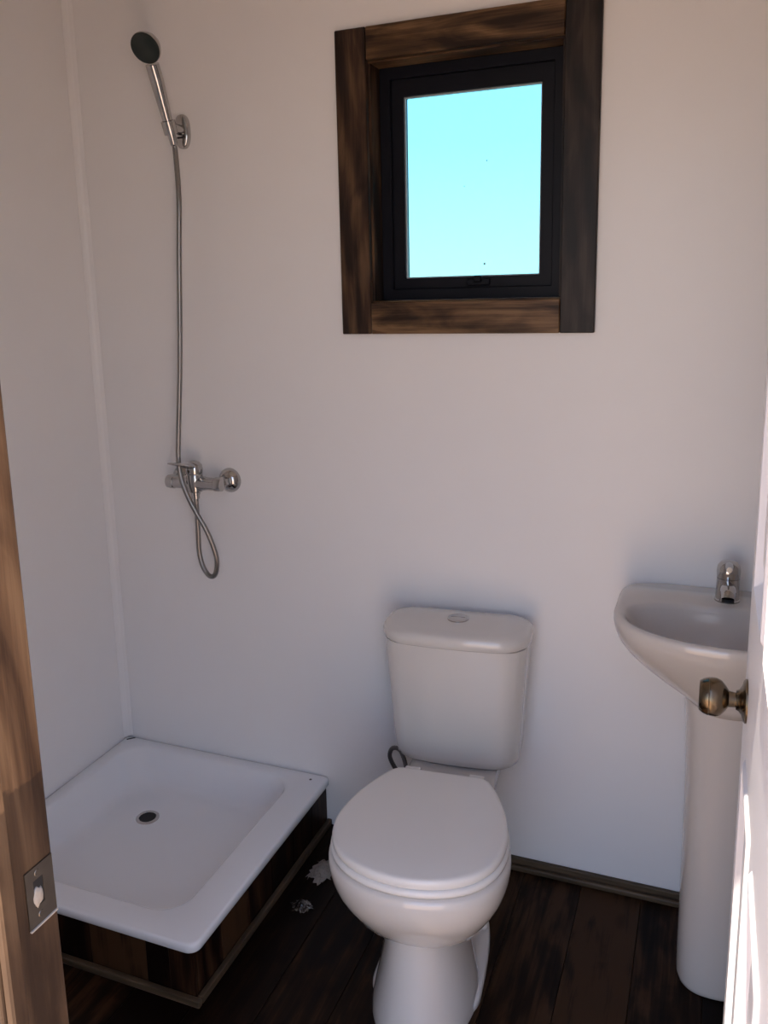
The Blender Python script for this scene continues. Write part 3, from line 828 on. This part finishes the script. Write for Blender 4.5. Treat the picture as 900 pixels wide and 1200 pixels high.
obj('spray_face', lathe(bmesh.new(), hc, fn, [(0.0121, 0.0372), (0.0145, 0.0368), (0.016, 0.033), (0.0165, 0.0)], 40), M['rubber'], hb, off=ho, smooth=True, angle=50, label='black spray face')
# hose
top = HP - hd * 0.036
hpts = [top, top + Vector((0.002, 0.004, -0.03)), (0.358, -0.062, 1.75), (0.350, -0.066, 1.604), (0.338, -0.074, 1.35), (0.326, -0.084, 1.16), (0.322, -0.090, 1.075), (0.328, -0.093, 1.020),
        (0.345, -0.094, 0.972), (0.366, -0.090, 0.925), (0.395, -0.082, 0.865), (0.414, -0.075, 0.795), (0.405, -0.070, 0.747), (0.384, -0.066, 0.735), (0.362, -0.063, 0.757),
        (0.350, -0.061, 0.800), (0.350, -0.060, 0.86), (0.3500, -0.060, 0.92), (0.350, -0.060, 0.9545)]
sh = thing('shower_hose', tuple(hpts[-1]), label='thin steel shower hose hanging from bracket to mixer in a loop', cat='hose')
obj('hose', tube(bmesh.new(), resample(catmull(hpts, 16), 0.0022), 0.0068, 10, 0.07), M['steel_hose'], sh, smooth=True)
obj('swivel_nut', lathe(bmesh.new(), tuple(HP - hd * 0.0305), tuple(-hd), [(0, 0.0095), (0.012, 0.0095), (0.016, 0.008)], 20), M['chrome'], sh, smooth=True, angle=40)

# ================================================================ litter on the floor
def scrap(name, cx, cy, w_, d_, h_, seed, mat, label, cat, cut=0.0):
    r = random.Random(seed)
    bm = bmesh.new()
    n_ = 12
    g = [[None] * (n_ + 1) for _ in range(n_ + 1)]
    for i in range(n_ + 1):
        for j in range(n_ + 1):
            a, b_ = i / n_ * 2 - 1, j / n_ * 2 - 1
            rr = math.hypot(a, b_)
            z = h_ * max(0.0, 1 - rr * 0.8) * (0.45 + 0.55 * r.random()) + 0.001
            g[i][j] = bm.verts.new((a * w_ / 2 * (0.85 + 0.3 * r.random()), b_ * d_ / 2 * (0.85 + 0.3 * r.random()), z))
    for i in range(n_):
        for j in range(n_):
            a, b_ = (i + .5) / n_ * 2 - 1, (j + .5) / n_ * 2 - 1
            if math.hypot(a, b_) > 0.80 + 0.45 * r.random() * cut + 0.1 * r.random(): continue
            bm.faces.new((g[i][j], g[i + 1][j], g[i + 1][j + 1], g[i][j + 1]))
    bmesh.ops.delete(bm, geom=[v for v in bm.verts if not v.link_faces], context='VERTS')
    o = obj(name, bm, mat, None, off=(0, 0, 0), label=label, cat=cat)
    o.location = (cx, cy, 0.0006)
    s = o.modifiers.new('thickness', 'SOLIDIFY'); s.thickness = 0.0006
    return o
scrap('paper_scrap', 0.765, -0.205, 0.062, 0.095, 0.022, 4, M['paper'], 'crumpled torn scrap of pale paper on the dark floor', 'paper', 0.8)
scrap('plastic_wrapper', 0.772, -0.340, 0.06, 0.05, 0.012, 9, M['film'], 'small clear plastic wrapper lying on the dark floor', 'wrapper', 0.3)
